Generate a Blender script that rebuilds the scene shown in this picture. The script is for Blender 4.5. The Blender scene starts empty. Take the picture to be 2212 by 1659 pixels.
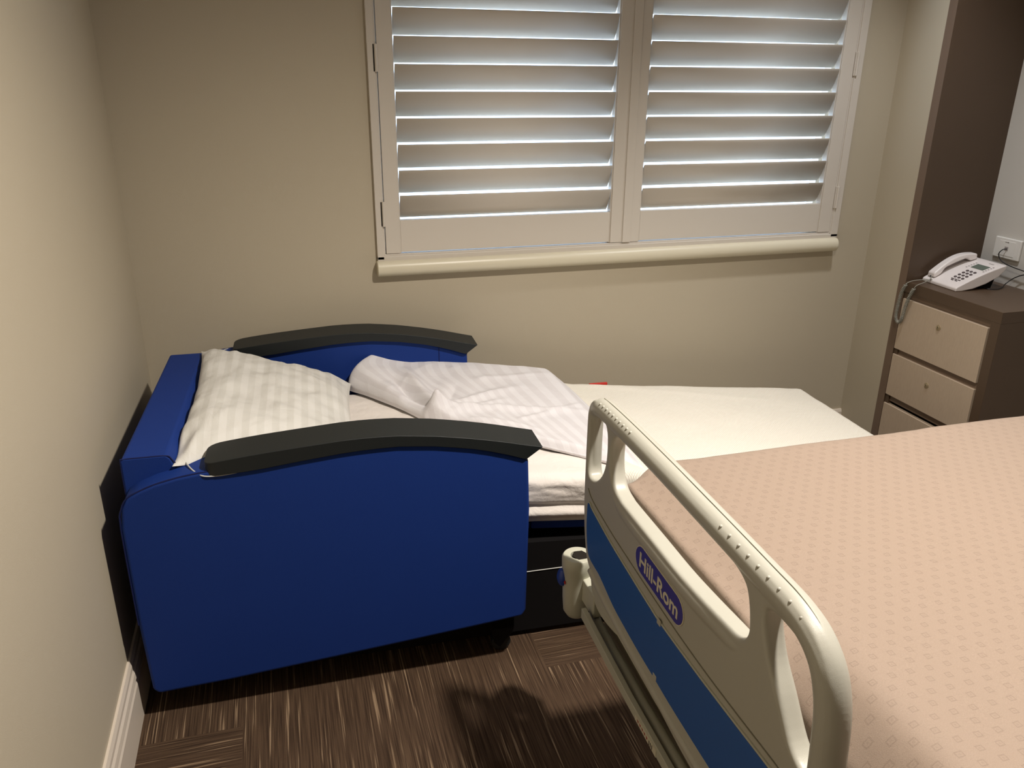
import bpy, bmesh, math, random
import numpy as np
from mathutils import Vector, Matrix, noise

random.seed(7)
S = bpy.context.scene
COL = S.collection

# ---------------------------------------------------------------- camera, world, lights, exposure
def make_camera():
    pitch, yaw, roll, f = 0.367313, 0.281834, 0.00822804, 1741.285
    cy, sy, cp, sp = math.cos(yaw), math.sin(yaw), math.cos(pitch), math.sin(pitch)
    fw = Vector((sy * cp, cy * cp, -sp)); r = Vector((cy, -sy, 0)); u = r.cross(fw)
    cr, sr = math.cos(roll), math.sin(roll)
    r2 = r * cr + u * sr; u2 = -r * sr + u * cr
    cam = bpy.data.cameras.new('camera'); o = bpy.data.objects.new('camera', cam); COL.objects.link(o)
    m = Matrix((r2, u2, -fw)).transposed().to_4x4(); m.translation = Vector((0, 0, 1.55))
    o.matrix_world = m
    cam.sensor_fit = 'HORIZONTAL'; cam.sensor_width = 36.0; cam.lens = 36.0 * f / 2212.0
    cam.clip_start = 0.01
    S.camera = o
make_camera()

W = bpy.data.worlds.new('world'); S.world = W; W.use_nodes = True
W.node_tree.nodes['Background'].inputs[0].default_value = (0.58, 0.76, 1.0, 1)
W.node_tree.nodes['Background'].inputs[1].default_value = 3.0

def area(name, loc, target, size, power, color, spread=180, shape='DISK'):
    l = bpy.data.lights.new(name, 'AREA'); l.shape = shape; l.size = size; l.energy = power; l.color = color
    l.spread = math.radians(spread)
    o = bpy.data.objects.new(name, l); COL.objects.link(o); o.location = loc
    o.rotation_euler = (Vector(target) - Vector(loc)).to_track_quat('-Z', 'Y').to_euler()
    return o
def spot(name, loc, target, power, color, angle, blend, radius):
    l = bpy.data.lights.new(name, 'SPOT'); l.energy = power; l.color = color
    l.spot_size = math.radians(angle); l.spot_blend = blend; l.shadow_soft_size = radius
    o = bpy.data.objects.new(name, l); COL.objects.link(o); o.location = loc
    o.rotation_euler = (Vector(target) - Vector(loc)).to_track_quat('-Z', 'Y').to_euler()
    return o
spot('ceiling_lamp', (1.10, 0.95, 2.58), (0.50, 0.85, 0), 205, (1.0, 0.92, 0.83), 140, 1.0, 0.06)
spot('downlight_lamp', (1.95, 2.10, 2.58), (2.02, 2.2, 0), 46, (0.97, 0.97, 1.0), 92, 0.9, 0.05)

S.view_settings.view_transform = 'Standard'; S.view_settings.look = 'None'
S.view_settings.gamma = 1.0; S.view_settings.use_curve_mapping = False
S.view_settings.exposure = 0.45
S.cycles.use_denoising = True
S.cycles.max_bounces = 8; S.cycles.diffuse_bounces = 3; S.cycles.sample_clamp_indirect = 6.0

# ---------------------------------------------------------------- materials
def lin(r, g, b):
    f = lambda c: (c / 255 / 12.92) if c / 255 <= 0.04045 else ((c / 255 + 0.055) / 1.055) ** 2.4
    return (f(r), f(g), f(b), 1)

class NT:
    def __init__(s, name):
        s.m = bpy.data.materials.new(name); s.m.use_nodes = True; s.t = s.m.node_tree
        s.b = s.t.nodes['Principled BSDF']; s.out = s.t.nodes['Material Output']
    def n(s, typ, **kw):
        nd = s.t.nodes.new(typ)
        for k, v in kw.items():
            if k == 'inp':
                for a, b in v.items(): nd.inputs[a].default_value = b
            else: setattr(nd, k, v)
        return nd
    def l(s, a, b): s.t.links.new(a, b)
    def math(s, op, a, b=None):
        nd = s.n('ShaderNodeMath', operation=op)
        for i, x in enumerate((a, b)):
            if x is None: continue
            if isinstance(x, (int, float)): nd.inputs[i].default_value = x
            else: s.l(x, nd.inputs[i])
        return nd.outputs[0]
    def mixc(s, fac, a, b):
        nd = s.n('ShaderNodeMix', data_type='RGBA')
        if isinstance(fac, (int, float)): nd.inputs[0].default_value = fac
        else: s.l(fac, nd.inputs[0])
        for i, x in ((6, a), (7, b)):
            if isinstance(x, tuple): nd.inputs[i].default_value = x
            else: s.l(x, nd.inputs[i])
        return nd.outputs[2]
    def bump(s, h, strength, dist=0.001, prev=None):
        nd = s.n('ShaderNodeBump', inp={'Strength': strength, 'Distance': dist}); s.l(h, nd.inputs['Height'])
        if prev is not None: s.l(prev, nd.inputs['Normal'])
        s.l(nd.outputs[0], s.b.inputs['Normal']); return nd.outputs[0]

def plain(name, col, rough=0.5, spec=0.5, bump=0, bscale=400, var=0.0, vscale=6, metal=0, sheen=0, coat=0):
    k = NT(name); k.b.inputs['Roughness'].default_value = rough
    k.b.inputs['Specular IOR Level'].default_value = spec; k.b.inputs['Metallic'].default_value = metal
    k.b.inputs['Sheen Weight'].default_value = sheen; k.b.inputs['Coat Weight'].default_value = coat
    tc = k.n('ShaderNodeTexCoord').outputs['Object']
    if var:
        nz = k.n('ShaderNodeTexNoise', inp={'Scale': vscale, 'Detail': 4.0}); k.l(tc, nz.inputs['Vector'])
        d = tuple(c * (1 - var) for c in col[:3]) + (1,)
        k.l(k.mixc(nz.outputs[0], d, col), k.b.inputs['Base Color'])
    else: k.b.inputs['Base Color'].default_value = col
    if bump:
        nz = k.n('ShaderNodeTexNoise', inp={'Scale': bscale, 'Detail': 2.0}); k.l(tc, nz.inputs['Vector'])
        k.bump(nz.outputs[0], bump, 0.001)
    return k.m

M = {}
M['wall'] = plain('wall_paint', lin(194, 183, 161), 0.55, 0.35, 0.25, 700, 0.03, 3)
M['wall_grey'] = plain('pale_wall_paint', lin(212, 208, 200), 0.55, 0.35, 0.2, 700)
M['ceiling'] = plain('ceiling_paint', lin(225, 222, 215), 0.8, 0.2)
M['trim'] = plain('trim_paint', lin(224, 212, 196), 0.35, 0.5)
M['sill'] = plain('sill_paint', lin(222, 214, 190), 0.35, 0.5, 0.1, 60)
M['shutter'] = plain('shutter_paint', lin(214, 206, 194), 0.4, 0.5)
M['hole_shade'] = plain('painted_hole_shade', lin(40, 36, 32), 0.9, 0.1)
M['brown'] = plain('brown_laminate', lin(88, 70, 54), 0.42, 0.45, 0.15, 900, 0.06, 20)
M['brown_edge'] = plain('brown_edge_band', lin(118, 98, 82), 0.4, 0.5)
M['blue'] = plain('blue_upholstery', lin(24, 54, 128), 0.65, 0.2, 0.4, 1100, 0.05, 8)
M['piping'] = plain('dark_blue_piping', lin(14, 26, 78), 0.7, 0.3)
M['black'] = plain('black_polyurethane', lin(29, 33, 34), 0.5, 0.4, 0.2, 900)
M['blackbase'] = plain('black_base_fabric', lin(16, 14, 15), 0.8, 0.2)
M['whiteline'] = plain('white_edging', lin(205, 205, 200), 0.5)
M['cream'] = plain('cream_plastic', lin(181, 179, 167), 0.38, 0.45, 0.12, 900)
M['cream_metal'] = plain('cream_powder_coat', lin(190, 189, 172), 0.4, 0.5)
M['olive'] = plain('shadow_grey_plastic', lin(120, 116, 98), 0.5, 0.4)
M['insert'] = plain('blue_insert', lin(44, 92, 165), 0.45, 0.45, 0.3, 1200)
M['badge'] = plain('purple_blue_badge', lin(66, 62, 150), 0.4)
M['letter'] = plain('badge_lettering', lin(214, 208, 186), 0.5)
M['phone'] = plain('white_phone_plastic', lin(236, 228, 224), 0.35, 0.5)
M['key'] = plain('grey_phone_key', lin(92, 82, 82), 0.5)
M['softkey'] = plain('pale_phone_key', lin(170, 162, 160), 0.5)
M['lcd'] = plain('phone_display', lin(108, 118, 108), 0.15, 0.6)
M['cordgrey'] = plain('grey_cord', lin(150, 148, 136), 0.45)
M['cable'] = plain('black_cable', lin(24, 22, 24), 0.4)
M['outlet'] = plain('white_outlet_plastic', lin(236, 234, 228), 0.35)
M['lock'] = plain('nickel_lock', lin(176, 160, 130), 0.35, metal=0.4)
M['red'] = plain('red_fabric', lin(190, 40, 28), 0.7)
M['redink'] = plain('red_ink', lin(150, 60, 52), 0.6)
M['darkink'] = plain('dark_ink', lin(70, 62, 56), 0.6)
M['bedblue'] = plain('blue_knob', lin(40, 66, 150), 0.4)

def drawer_mat():
    k = NT('drawer_linen_laminate'); k.b.inputs['Roughness'].default_value = 0.5
    tc = k.n('ShaderNodeTexCoord').outputs['Object']
    mp = k.n('ShaderNodeMapping', inp={'Scale': (300, 300, 40)}); k.l(tc, mp.inputs[0])
    nz = k.n('ShaderNodeTexNoise', inp={'Scale': 1.0, 'Detail': 2.0}); k.l(mp.outputs[0], nz.inputs['Vector'])
    k.l(k.mixc(nz.outputs[0], lin(184, 164, 142), lin(202, 183, 160)), k.b.inputs['Base Color'])
    return k.m
M['drawer'] = drawer_mat()

def carpet_mat():
    k = NT('brown_carpet_tile'); k.b.inputs['Roughness'].default_value = 0.95
    k.b.inputs['Specular IOR Level'].default_value = 0.1
    tc = k.n('ShaderNodeTexCoord').outputs['Object']
    sx = k.n('ShaderNodeSeparateXYZ'); k.l(tc, sx.inputs[0]); X, Y = sx.outputs[0], sx.outputs[1]
    cx = k.math('DIVIDE', k.math('ADD', X, 0.205), 0.812); cy = k.math('DIVIDE', k.math('SUBTRACT', Y, 1.72), 0.812)
    ci = k.math('FLOOR', cx); ri = k.math('FLOOR', cy)
    c4 = k.math('FLOORED_MODULO', ci, 4); r2 = k.math('FLOORED_MODULO', ri, 2)
    a = k.math('MULTIPLY', k.math('COMPARE', c4, 3), r2)
    nd = k.t.nodes[-1]
    b = k.math('MULTIPLY', k.math('COMPARE', c4, 1), k.math('SUBTRACT', 1, r2))
    for q in k.t.nodes:
        if q.bl_idname == 'ShaderNodeMath' and q.operation == 'COMPARE': q.inputs[2].default_value = 0.5
    H = k.math('MAXIMUM', a, b)
    def streak(sc, detail):
        mp = k.n('ShaderNodeMapping', inp={'Scale': sc}); k.l(tc, mp.inputs[0])
        nz = k.n('ShaderNodeTexNoise', inp={'Scale': 1.0, 'Detail': detail, 'Roughness': 0.55}); k.l(mp.outputs[0], nz.inputs['Vector'])
        return nz.outputs[0]
    def mixf(f, a, b):
        m_ = k.n('ShaderNodeMix', data_type='FLOAT'); k.l(f, m_.inputs[0]); k.l(a, m_.inputs[2]); k.l(b, m_.inputs[3]); return m_.outputs[0]
    s1 = mixf(H, streak((260, 5, 1), 2), streak((5, 260, 1), 2))
    s2 = mixf(H, streak((90, 2.5, 1), 1), streak((2.5, 90, 1), 1))
    r1 = k.n('ShaderNodeValToRGB'); k.l(s1, r1.inputs[0])
    r1.color_ramp.elements[0].position = 0.34; r1.color_ramp.elements[0].color = lin(60, 46, 36)
    r1.color_ramp.elements[1].position = 0.62; r1.color_ramp.elements[1].color = lin(92, 73, 57)
    r2_ = k.n('ShaderNodeValToRGB'); k.l(k.math('MULTIPLY', s1, s2), r2_.inputs[0])
    r2_.color_ramp.elements[0].position = 0.33; r2_.color_ramp.elements[0].color = (0, 0, 0, 1)
    r2_.color_ramp.elements[1].position = 0.42; r2_.color_ramp.elements[1].color = (1, 1, 1, 1)
    col = k.mixc(r2_.outputs[0], r1.outputs[0], lin(150, 127, 102))
    k.l(col, k.b.inputs['Base Color'])
    fn = k.n('ShaderNodeTexNoise', inp={'Scale': 500, 'Detail': 2.0}); k.l(tc, fn.inputs['Vector'])
    k.bump(k.math('ADD', fn.outputs[0], s1), 0.6, 0.004)
    return k.m
M['carpet'] = carpet_mat()

def cover_mat():
    """pale pink-beige cover woven with small staggered squares"""
    k = NT('pink_beige_patterned_cover'); k.b.inputs['Roughness'].default_value = 0.7
    k.b.inputs['Specular IOR Level'].default_value = 0.25; k.b.inputs['Sheen Weight'].default_value = 0.1
    tc = k.n('ShaderNodeTexCoord').outputs['Object']
    w = k.n('ShaderNodeTexNoise', inp={'Scale': 30, 'Detail': 2.0}); k.l(tc, w.inputs['Vector'])
    wv = k.n('ShaderNodeVectorMath', operation='MULTIPLY_ADD'); k.l(w.outputs['Color'], wv.inputs[0])
    wv.inputs[1].default_value = (0.004, 0.004, 0); k.l(tc, wv.inputs[2])
    sx = k.n('ShaderNodeSeparateXYZ'); k.l(wv.outputs[0], sx.inputs[0])
    row = k.math('DIVIDE', sx.outputs[1], 0.019); ri = k.math('FLOOR', row)
    off = k.math('MULTIPLY', k.math('FLOORED_MODULO', ri, 2), 0.5)
    cx = k.math('ADD', k.math('DIVIDE', sx.outputs[0], 0.030), off)
    fx = k.math('MULTIPLY', k.math('SUBTRACT', k.math('FRACT', cx), 0.5), 0.030)
    fy = k.math('MULTIPLY', k.math('SUBTRACT', k.math('FRACT', row), 0.5), 0.019)
    d = k.math('MAXIMUM', k.math('ABSOLUTE', fx), k.math('ABSOLUTE', k.math('MULTIPLY', fy, 1.1)))
    ring = k.math('LESS_THAN', k.math('ABSOLUTE', k.math('SUBTRACT', d, 0.0042)), 0.0007)
    dot = k.math('LESS_THAN', d, 0.0013)
    pat = k.math('MAXIMUM', ring, k.math('MULTIPLY', dot, 0.5))
    fine = k.n('ShaderNodeTexNoise', inp={'Scale': 900, 'Detail': 2.0}); k.l(tc, fine.inputs['Vector'])
    big = k.n('ShaderNodeTexNoise', inp={'Scale': 5, 'Detail': 3.0}); k.l(tc, big.inputs['Vector'])
    base = k.mixc(fine.outputs[0], lin(136, 119, 105), lin(166, 147, 131))
    k.l(k.mixc(k.math('MULTIPLY', pat, 0.22), base, lin(104, 86, 74)), k.b.inputs['Base Color'])
    p = k.bump(pat, 0.8, 0.0014)
    p = k.bump(fine.outputs[0], 0.35, 0.0008, p)
    k.bump(big.outputs[0], 0.35, 0.01, p)
    return k.m
M['cover'] = cover_mat()

def cotton(name, col, stripes=None, wrinkle=0.4, waffle=False, axis=0, use_uv=False, period=0.05):
    k = NT(name); k.b.inputs['Roughness'].default_value = 0.75; k.b.inputs['Specular IOR Level'].default_value = 0.25
    k.b.inputs['Sheen Weight'].default_value = 0.1
    tcn = k.n('ShaderNodeTexCoord'); tc = tcn.outputs['UV' if use_uv else 'Object']; ob = tcn.outputs['Object']
    k.b.inputs['Base Color'].default_value = col
    if stripes:
        sx = k.n('ShaderNodeSeparateXYZ'); k.l(tc, sx.inputs[0])
        f = k.math('FRACT', k.math('DIVIDE', sx.outputs[axis], period))
        st = k.math('GREATER_THAN', f, 0.5)
        k.l(k.mixc(st, col, stripes), k.b.inputs['Base Color'])
        r = k.math('ADD', k.math('MULTIPLY', st, -0.25), 0.8); k.l(r, k.b.inputs['Roughness'])
    nz = k.n('ShaderNodeTexNoise', inp={'Scale': 14, 'Detail': 5.0, 'Roughness': 0.55, 'Distortion': 0.6}); k.l(ob, nz.inputs['Vector'])
    p = k.bump(nz.outputs[0], wrinkle, 0.02)
    if waffle:
        sx = k.n('ShaderNodeSeparateXYZ'); k.l(ob, sx.inputs[0])
        a = k.math('SINE', k.math('MULTIPLY', sx.outputs[0], 2 * math.pi / 0.0075))
        b = k.math('SINE', k.math('MULTIPLY', sx.outputs[1], 2 * math.pi / 0.0075))
        p = k.bump(k.math('MULTIPLY', a, b), 0.5, 0.0016, p)
    fz = k.n('ShaderNodeTexNoise', inp={'Scale': 1200, 'Detail': 1.0}); k.l(ob, fz.inputs['Vector'])
    k.bump(fz.outputs[0], 0.15, 0.0006, p)
    return k.m
M['fitted'] = cotton('white_fitted_sheet', lin(232, 224, 216), wrinkle=0.35)
M['pillow'] = cotton('white_striped_pillowcase', lin(222, 220, 214), lin(215, 213, 206), wrinkle=0.22, axis=0, use_uv=True, period=0.036)
M['striped'] = cotton('white_striped_sheet', lin(226, 223, 224), lin(219, 215, 216), wrinkle=0.15, axis=0, use_uv=True, period=0.05)
M['blanket'] = cotton('cream_waffle_blanket', lin(236, 230, 216), wrinkle=0.12, waffle=True)

def glass_mat():
    k = NT('window_glass'); t = k.n('ShaderNodeBsdfTransparent'); g = k.n('ShaderNodeBsdfGlossy', inp={'Roughness': 0.02})
    mx = k.n('ShaderNodeMixShader', inp={0: 0.06}); k.l(t.outputs[0], mx.inputs[1]); k.l(g.outputs[0], mx.inputs[2])
    k.l(mx.outputs[0], k.out.inputs['Surface']); return k.m
M['glass'] = glass_mat()

# ---------------------------------------------------------------- helpers
def empty(name, loc, rz, label, cat, group=None):
    o = bpy.data.objects.new(name, None); COL.objects.link(o); o.location = loc; o.rotation_euler = (0, 0, rz)
    o.empty_display_size = 0.1; o['label'] = label; o['category'] = cat
    if group: o['group'] = group
    return o
def tag(o, label=None, cat=None, group=None, kind=None):
    for a, v in (('label', label), ('category', cat), ('group', group), ('kind', kind)):
        if v: o[a] = v
    return o
def obj(name, bm, mat, parent=None, smooth=False, bevel=0, seg=2, loc=None, rz=0):
    me = bpy.data.meshes.new(name)
    bm.normal_update(); bm.to_mesh(me); bm.free()
    return fin(name, me, mat, parent, smooth, bevel, seg, loc, rz)
def fin(name, me, mat, parent=None, smooth=False, bevel=0, seg=2, loc=None, rz=0):
    o = bpy.data.objects.new(name, me); COL.objects.link(o)
    me.materials.append(mat)
    if loc is not None: o.location = loc; o.rotation_euler = (0, 0, rz)
    if parent: o.parent = parent
    if smooth or bevel:
        for p in me.polygons: p.use_smooth = True
    if bevel:
        md = o.modifiers.new('bevel', 'BEVEL'); md.width = bevel; md.segments = seg; md.limit_method = 'ANGLE'
        md.angle_limit = math.radians(35); md.harden_normals = True
    return o
def bx(bm, x0, x1, y0, y1, z0, z1):
    vs = [bm.verts.new((x, y, z)) for x in (x0, x1) for y in (y0, y1) for z in (z0, z1)]
    for f in ((0, 1, 3, 2), (4, 6, 7, 5), (0, 4, 5, 1), (2, 3, 7, 6), (0, 2, 6, 4), (1, 5, 7, 3)):
        bm.faces.new([vs[i] for i in f])
    return bm
def box(x0, x1, y0, y1, z0, z1): return bx(bmesh.new(), x0, x1, y0, y1, z0, z1)
def prism(bm, pts, a0, a1, axis):
    """outline pts (p,q) extruded a0..a1 along axis: 0 -> (a,p,q), 1 -> (p,a,q), 2 -> (p,q,a)"""
    def mk(a, p, q): return ((a, p, q), (p, a, q), (p, q, a))[axis]
    A = [bm.verts.new(mk(a0, p, q)) for p, q in pts]; B = [bm.verts.new(mk(a1, p, q)) for p, q in pts]
    bm.faces.new(A[::-1]); bm.faces.new(B)
    n = len(pts)
    for i in range(n): bm.faces.new((A[i], A[(i + 1) % n], B[(i + 1) % n], B[i]))
    bmesh.ops.recalc_face_normals(bm, faces=bm.faces[:])
    return bm
def catmull(pts, n=8, closed=False):
    P = [Vector(p) for p in pts]; out = []; N = len(P)
    rng = range(N) if closed else range(N - 1)
    for i in rng:
        if closed: a, b, c, d = P[i - 1], P[i], P[(i + 1) % N], P[(i + 2) % N]
        else: a, b, c, d = P[max(i - 1, 0)], P[i], P[i + 1], P[min(i + 2, N - 1)]
        for k in range(n):
            t = k / n
            out.append(0.5 * ((2 * b) + (c - a) * t + (2 * a - 5 * b + 4 * c - d) * t * t + (-a + 3 * b - 3 * c + d) * t ** 3))
    if not closed: out.append(P[-1])
    return out
def tube(bm, pts, r, seg=12, closed=False, caps=True):
    P = [Vector(p) for p in pts]; N = len(P)
    R = r if hasattr(r, '__len__') else [r] * N
    rings = []; nrm = None
    for i in range(N):
        if closed: t = P[(i + 1) % N] - P[i - 1]
        else: t = P[min(i + 1, N - 1)] - P[max(i - 1, 0)]
        t = t.normalized() if t.length > 1e-9 else Vector((0, 0, 1))
        if nrm is None: nrm = t.orthogonal().normalized()
        else: nrm = (nrm - t * nrm.dot(t)).normalized()
        b = t.cross(nrm)
        rings.append([bm.verts.new(P[i] + (nrm * math.cos(2 * math.pi * k / seg) + b * math.sin(2 * math.pi * k / seg)) * R[i]) for k in range(seg)])
    for i in range(N if closed else N - 1):
        A, B = rings[i], rings[(i + 1) % N]
        for k in range(seg): bm.faces.new((A[k], A[(k + 1) % seg], B[(k + 1) % seg], B[k]))
    if caps and not closed:
        bm.faces.new(rings[0][::-1]); bm.faces.new(rings[-1])
    return bm
def lathe(bm, prof, cx, cy, seg=24):
    rings = [[bm.verts.new((cx + r * math.cos(2 * math.pi * k / seg), cy + r * math.sin(2 * math.pi * k / seg), z)) for k in range(seg)] for r, z in prof]
    for A, B in zip(rings, rings[1:]):
        for k in range(seg): bm.faces.new((A[k], A[(k + 1) % seg], B[(k + 1) % seg], B[k]))
    if prof[0][0] > 1e-5: bm.faces.new(rings[0][::-1])
    if prof[-1][0] > 1e-5: bm.faces.new(rings[-1])
    return bm
def cyl(bm, c, axis, r, h, seg=20):
    a = Vector(axis).normalized(); c = Vector(c)
    return tube(bm, [c, c + a * h], r, seg)
def grid(fn, nu, nv, name, mat, parent=None, loc=None, rz=0, uv=None, closed_u=False):
    """fn(i/nu, j/nv) -> xyz"""
    V = []; U = []
    for i in range(nu + 1):
        for j in range(nv + 1):
            V.append(tuple(fn(i / nu, j / nv)))
            if uv: U.append(uv(i / nu, j / nv))
    F = [(i * (nv + 1) + j, (i + 1) * (nv + 1) + j, (i + 1) * (nv + 1) + j + 1, i * (nv + 1) + j + 1) for i in range(nu) for j in range(nv)]
    me = bpy.data.meshes.new(name); me.from_pydata(V, [], F); me.update()
    if uv:
        L = me.uv_layers.new(name='UVMap')
        for lp in me.loops: L.data[lp.index].uv = U[lp.vertex_index]
    return fin(name, me, mat, parent, True, 0, 0, loc, rz)
def curve_mesh(outlines, extrude, bevel, res=3):
    """filled 2D outlines (first outer, rest holes) -> mesh in xy, thickness along z, outline kept"""
    cu = bpy.data.curves.new('tmp', 'CURVE'); cu.dimensions = '2D'; cu.fill_mode = 'BOTH'
    cu.extrude = extrude; cu.bevel_depth = bevel; cu.bevel_resolution = res; cu.offset = -bevel
    for pts in outlines:
        sp = cu.splines.new('POLY'); sp.points.add(len(pts) - 1)
        for i, p in enumerate(pts): sp.points[i].co = (p[0], p[1], 0, 1)
        sp.use_cyclic_u = True
    o = bpy.data.objects.new('tmp', cu); COL.objects.link(o)
    dg = bpy.context.evaluated_depsgraph_get(); dg.update()
    me = bpy.data.meshes.new_from_object(o.evaluated_get(dg))
    bpy.data.objects.remove(o); bpy.data.curves.remove(cu)
    bm = bmesh.new(); bm.from_mesh(me); bpy.data.meshes.remove(me)
    bmesh.ops.remove_doubles(bm, verts=bm.verts[:], dist=1e-5)
    return bm
def text_mesh(s, size, extrude=0.0004, offset=0.0):
    cu = bpy.data.curves.new('tmp', 'FONT'); cu.body = s; cu.size = size; cu.extrude = extrude; cu.offset = offset
    cu.align_x = 'CENTER'; cu.align_y = 'CENTER'; cu.resolution_u = 6
    o = bpy.data.objects.new('tmp', cu); COL.objects.link(o)
    dg = bpy.context.evaluated_depsgraph_get(); dg.update()
    me = bpy.data.meshes.new_from_object(o.evaluated_get(dg))
    bpy.data.objects.remove(o); bpy.data.curves.remove(cu)
    bm = bmesh.new(); bm.from_mesh(me); bpy.data.meshes.remove(me)
    return bm
def smoothstep(a, b, x):
    t = min(max((x - a) / (b - a), 0), 1); return t * t * (3 - 2 * t)
def interp(x, xs, ys): return float(np.interp(x, xs, ys))
def fbm(x, y, z=0, oct=4): return noise.fractal(Vector((x, y, z)), 0.9, 2.0, oct)

# ---------------------------------------------------------------- room shell
YB, XL, XP, XR, YP, ZC, YF = 2.781, -0.466, 2.331, 2.670, 2.574, 2.62, -1.7
WX0, WX1, WZ0, WZ1 = 0.330, 2.150, 0.930, 2.25
st = lambda o: tag(o, kind='structure')
st(obj('floor', box(XL - .1, XR + .1, YF - .1, YB + .1, -0.1, 0), M['carpet']))
st(obj('ceiling', box(XL - .1, XR + .1, YF - .1, YB + .2, ZC, ZC + 0.1), M['ceiling']))
bm = bmesh.new()
bx(bm, XL - .1, WX0, YB, YB + .16, 0, ZC); bx(bm, WX1, XP, YB, YB + .16, 0, ZC)
bx(bm, WX0, WX1, YB, YB + .16, 0, WZ0); bx(bm, WX0, WX1, YB, YB + .16, WZ1, ZC)
st(obj('wall_back', bm, M['wall']))
st(obj('wall_left', box(XL - .1, XL, YF - .1, YB, 0, ZC), M['wall']))
st(obj('wall_corner', box(XP, XR + .1, YP, YB + .16, 0, ZC), M['wall']))
st(obj('wall_right', box(XR, XR + .1, YF - .1, YP, 0, ZC), M['wall_grey']))
st(obj('wall_front', box(XL, XR, YF - .1, YF, 0, ZC), M['wall']))
bbp = [(0, 0), (.016, 0), (.016, .105), (.013, .112), (.013, .118), (.016, .124), (.014, .138), (.010, .146), (.010, .158), (.006, .170), (0, .170)]
bm = prism(bmesh.new(), [(XL + p, q) for p, q in bbp], YF, YB, 1)
st(obj('baseboard_left', bm, M['trim']))
bm = bmesh.new(); prism(bm, [(YB - p, q) for p, q in bbp], XL + .016, XP, 0)
st(obj('baseboard_back', bm, M['trim']))

# window: glazing behind the shutters, shutter frame, sill
win = st(bpy.data.objects.new('window_1', None)); COL.objects.link(win); win.location = ((WX0 + WX1) / 2, YB + .12, WZ0)
bm = bmesh.new(); c = (WX0 + WX1) / 2
w2 = (WX1 - WX0) / 2; h = WZ1 - WZ0
bx(bm, -w2, -w2 + .04, -.02, .02, 0, h); bx(bm, w2 - .04, w2, -.02, .02, 0, h)
bx(bm, -w2, w2, -.02, .02, 0, .04); bx(bm, -w2, w2, -.02, .02, h - .04, h); bx(bm, -.02, .02, -.02, .02, .04, h - .04)
obj('window_frame', bm, M['trim'], win)
obj('pane', box(-w2 + .04, -.02, -.002, .002, .04, h - .04), M['glass'], win)
obj('pane', box(.02, w2 - .04, -.002, .002, .04, h - .04), M['glass'], win)

FY = YB - .014      # room-side face of the shutter frame
bm = bmesh.new()
for side in (-1, 1):
    x0, x1 = (.316, .340) if side < 0 else (2.132, 2.164)
    bx(bm, x0, x1, FY, YB + .03, .946, WZ1 + .02)
    i0, i1 = (.336, .345) if side < 0 else (2.127, 2.136)
    bx(bm, i0, i1, FY + .005, YB + .03, .960, WZ1 - .01)
bx(bm, .316, 2.164, FY, YB + .03, .940, .958); bx(bm, .34, 2.13, FY + .005, YB + .03, .956, .9645)
bx(bm, .316, 2.164, FY, YB + .03, WZ1 - .012, WZ1 + .02)
st(obj('trim_1', bm, M['shutter'], bevel=.002))
bm = bmesh.new(); prof = []
for k in range(13):
    a = -math.pi / 2 + math.pi * k / 12; prof.append((YB - .022 - .020 * math.cos(a), .9165 + .026 * math.sin(a)))
prof = [(YB + .05, .8905)] + prof + [(YB + .05, .9425)]
prism(bm, prof, .312, 2.158, 0)
st(obj('trim_2', bm, M['sill'], bevel=.003))

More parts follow.
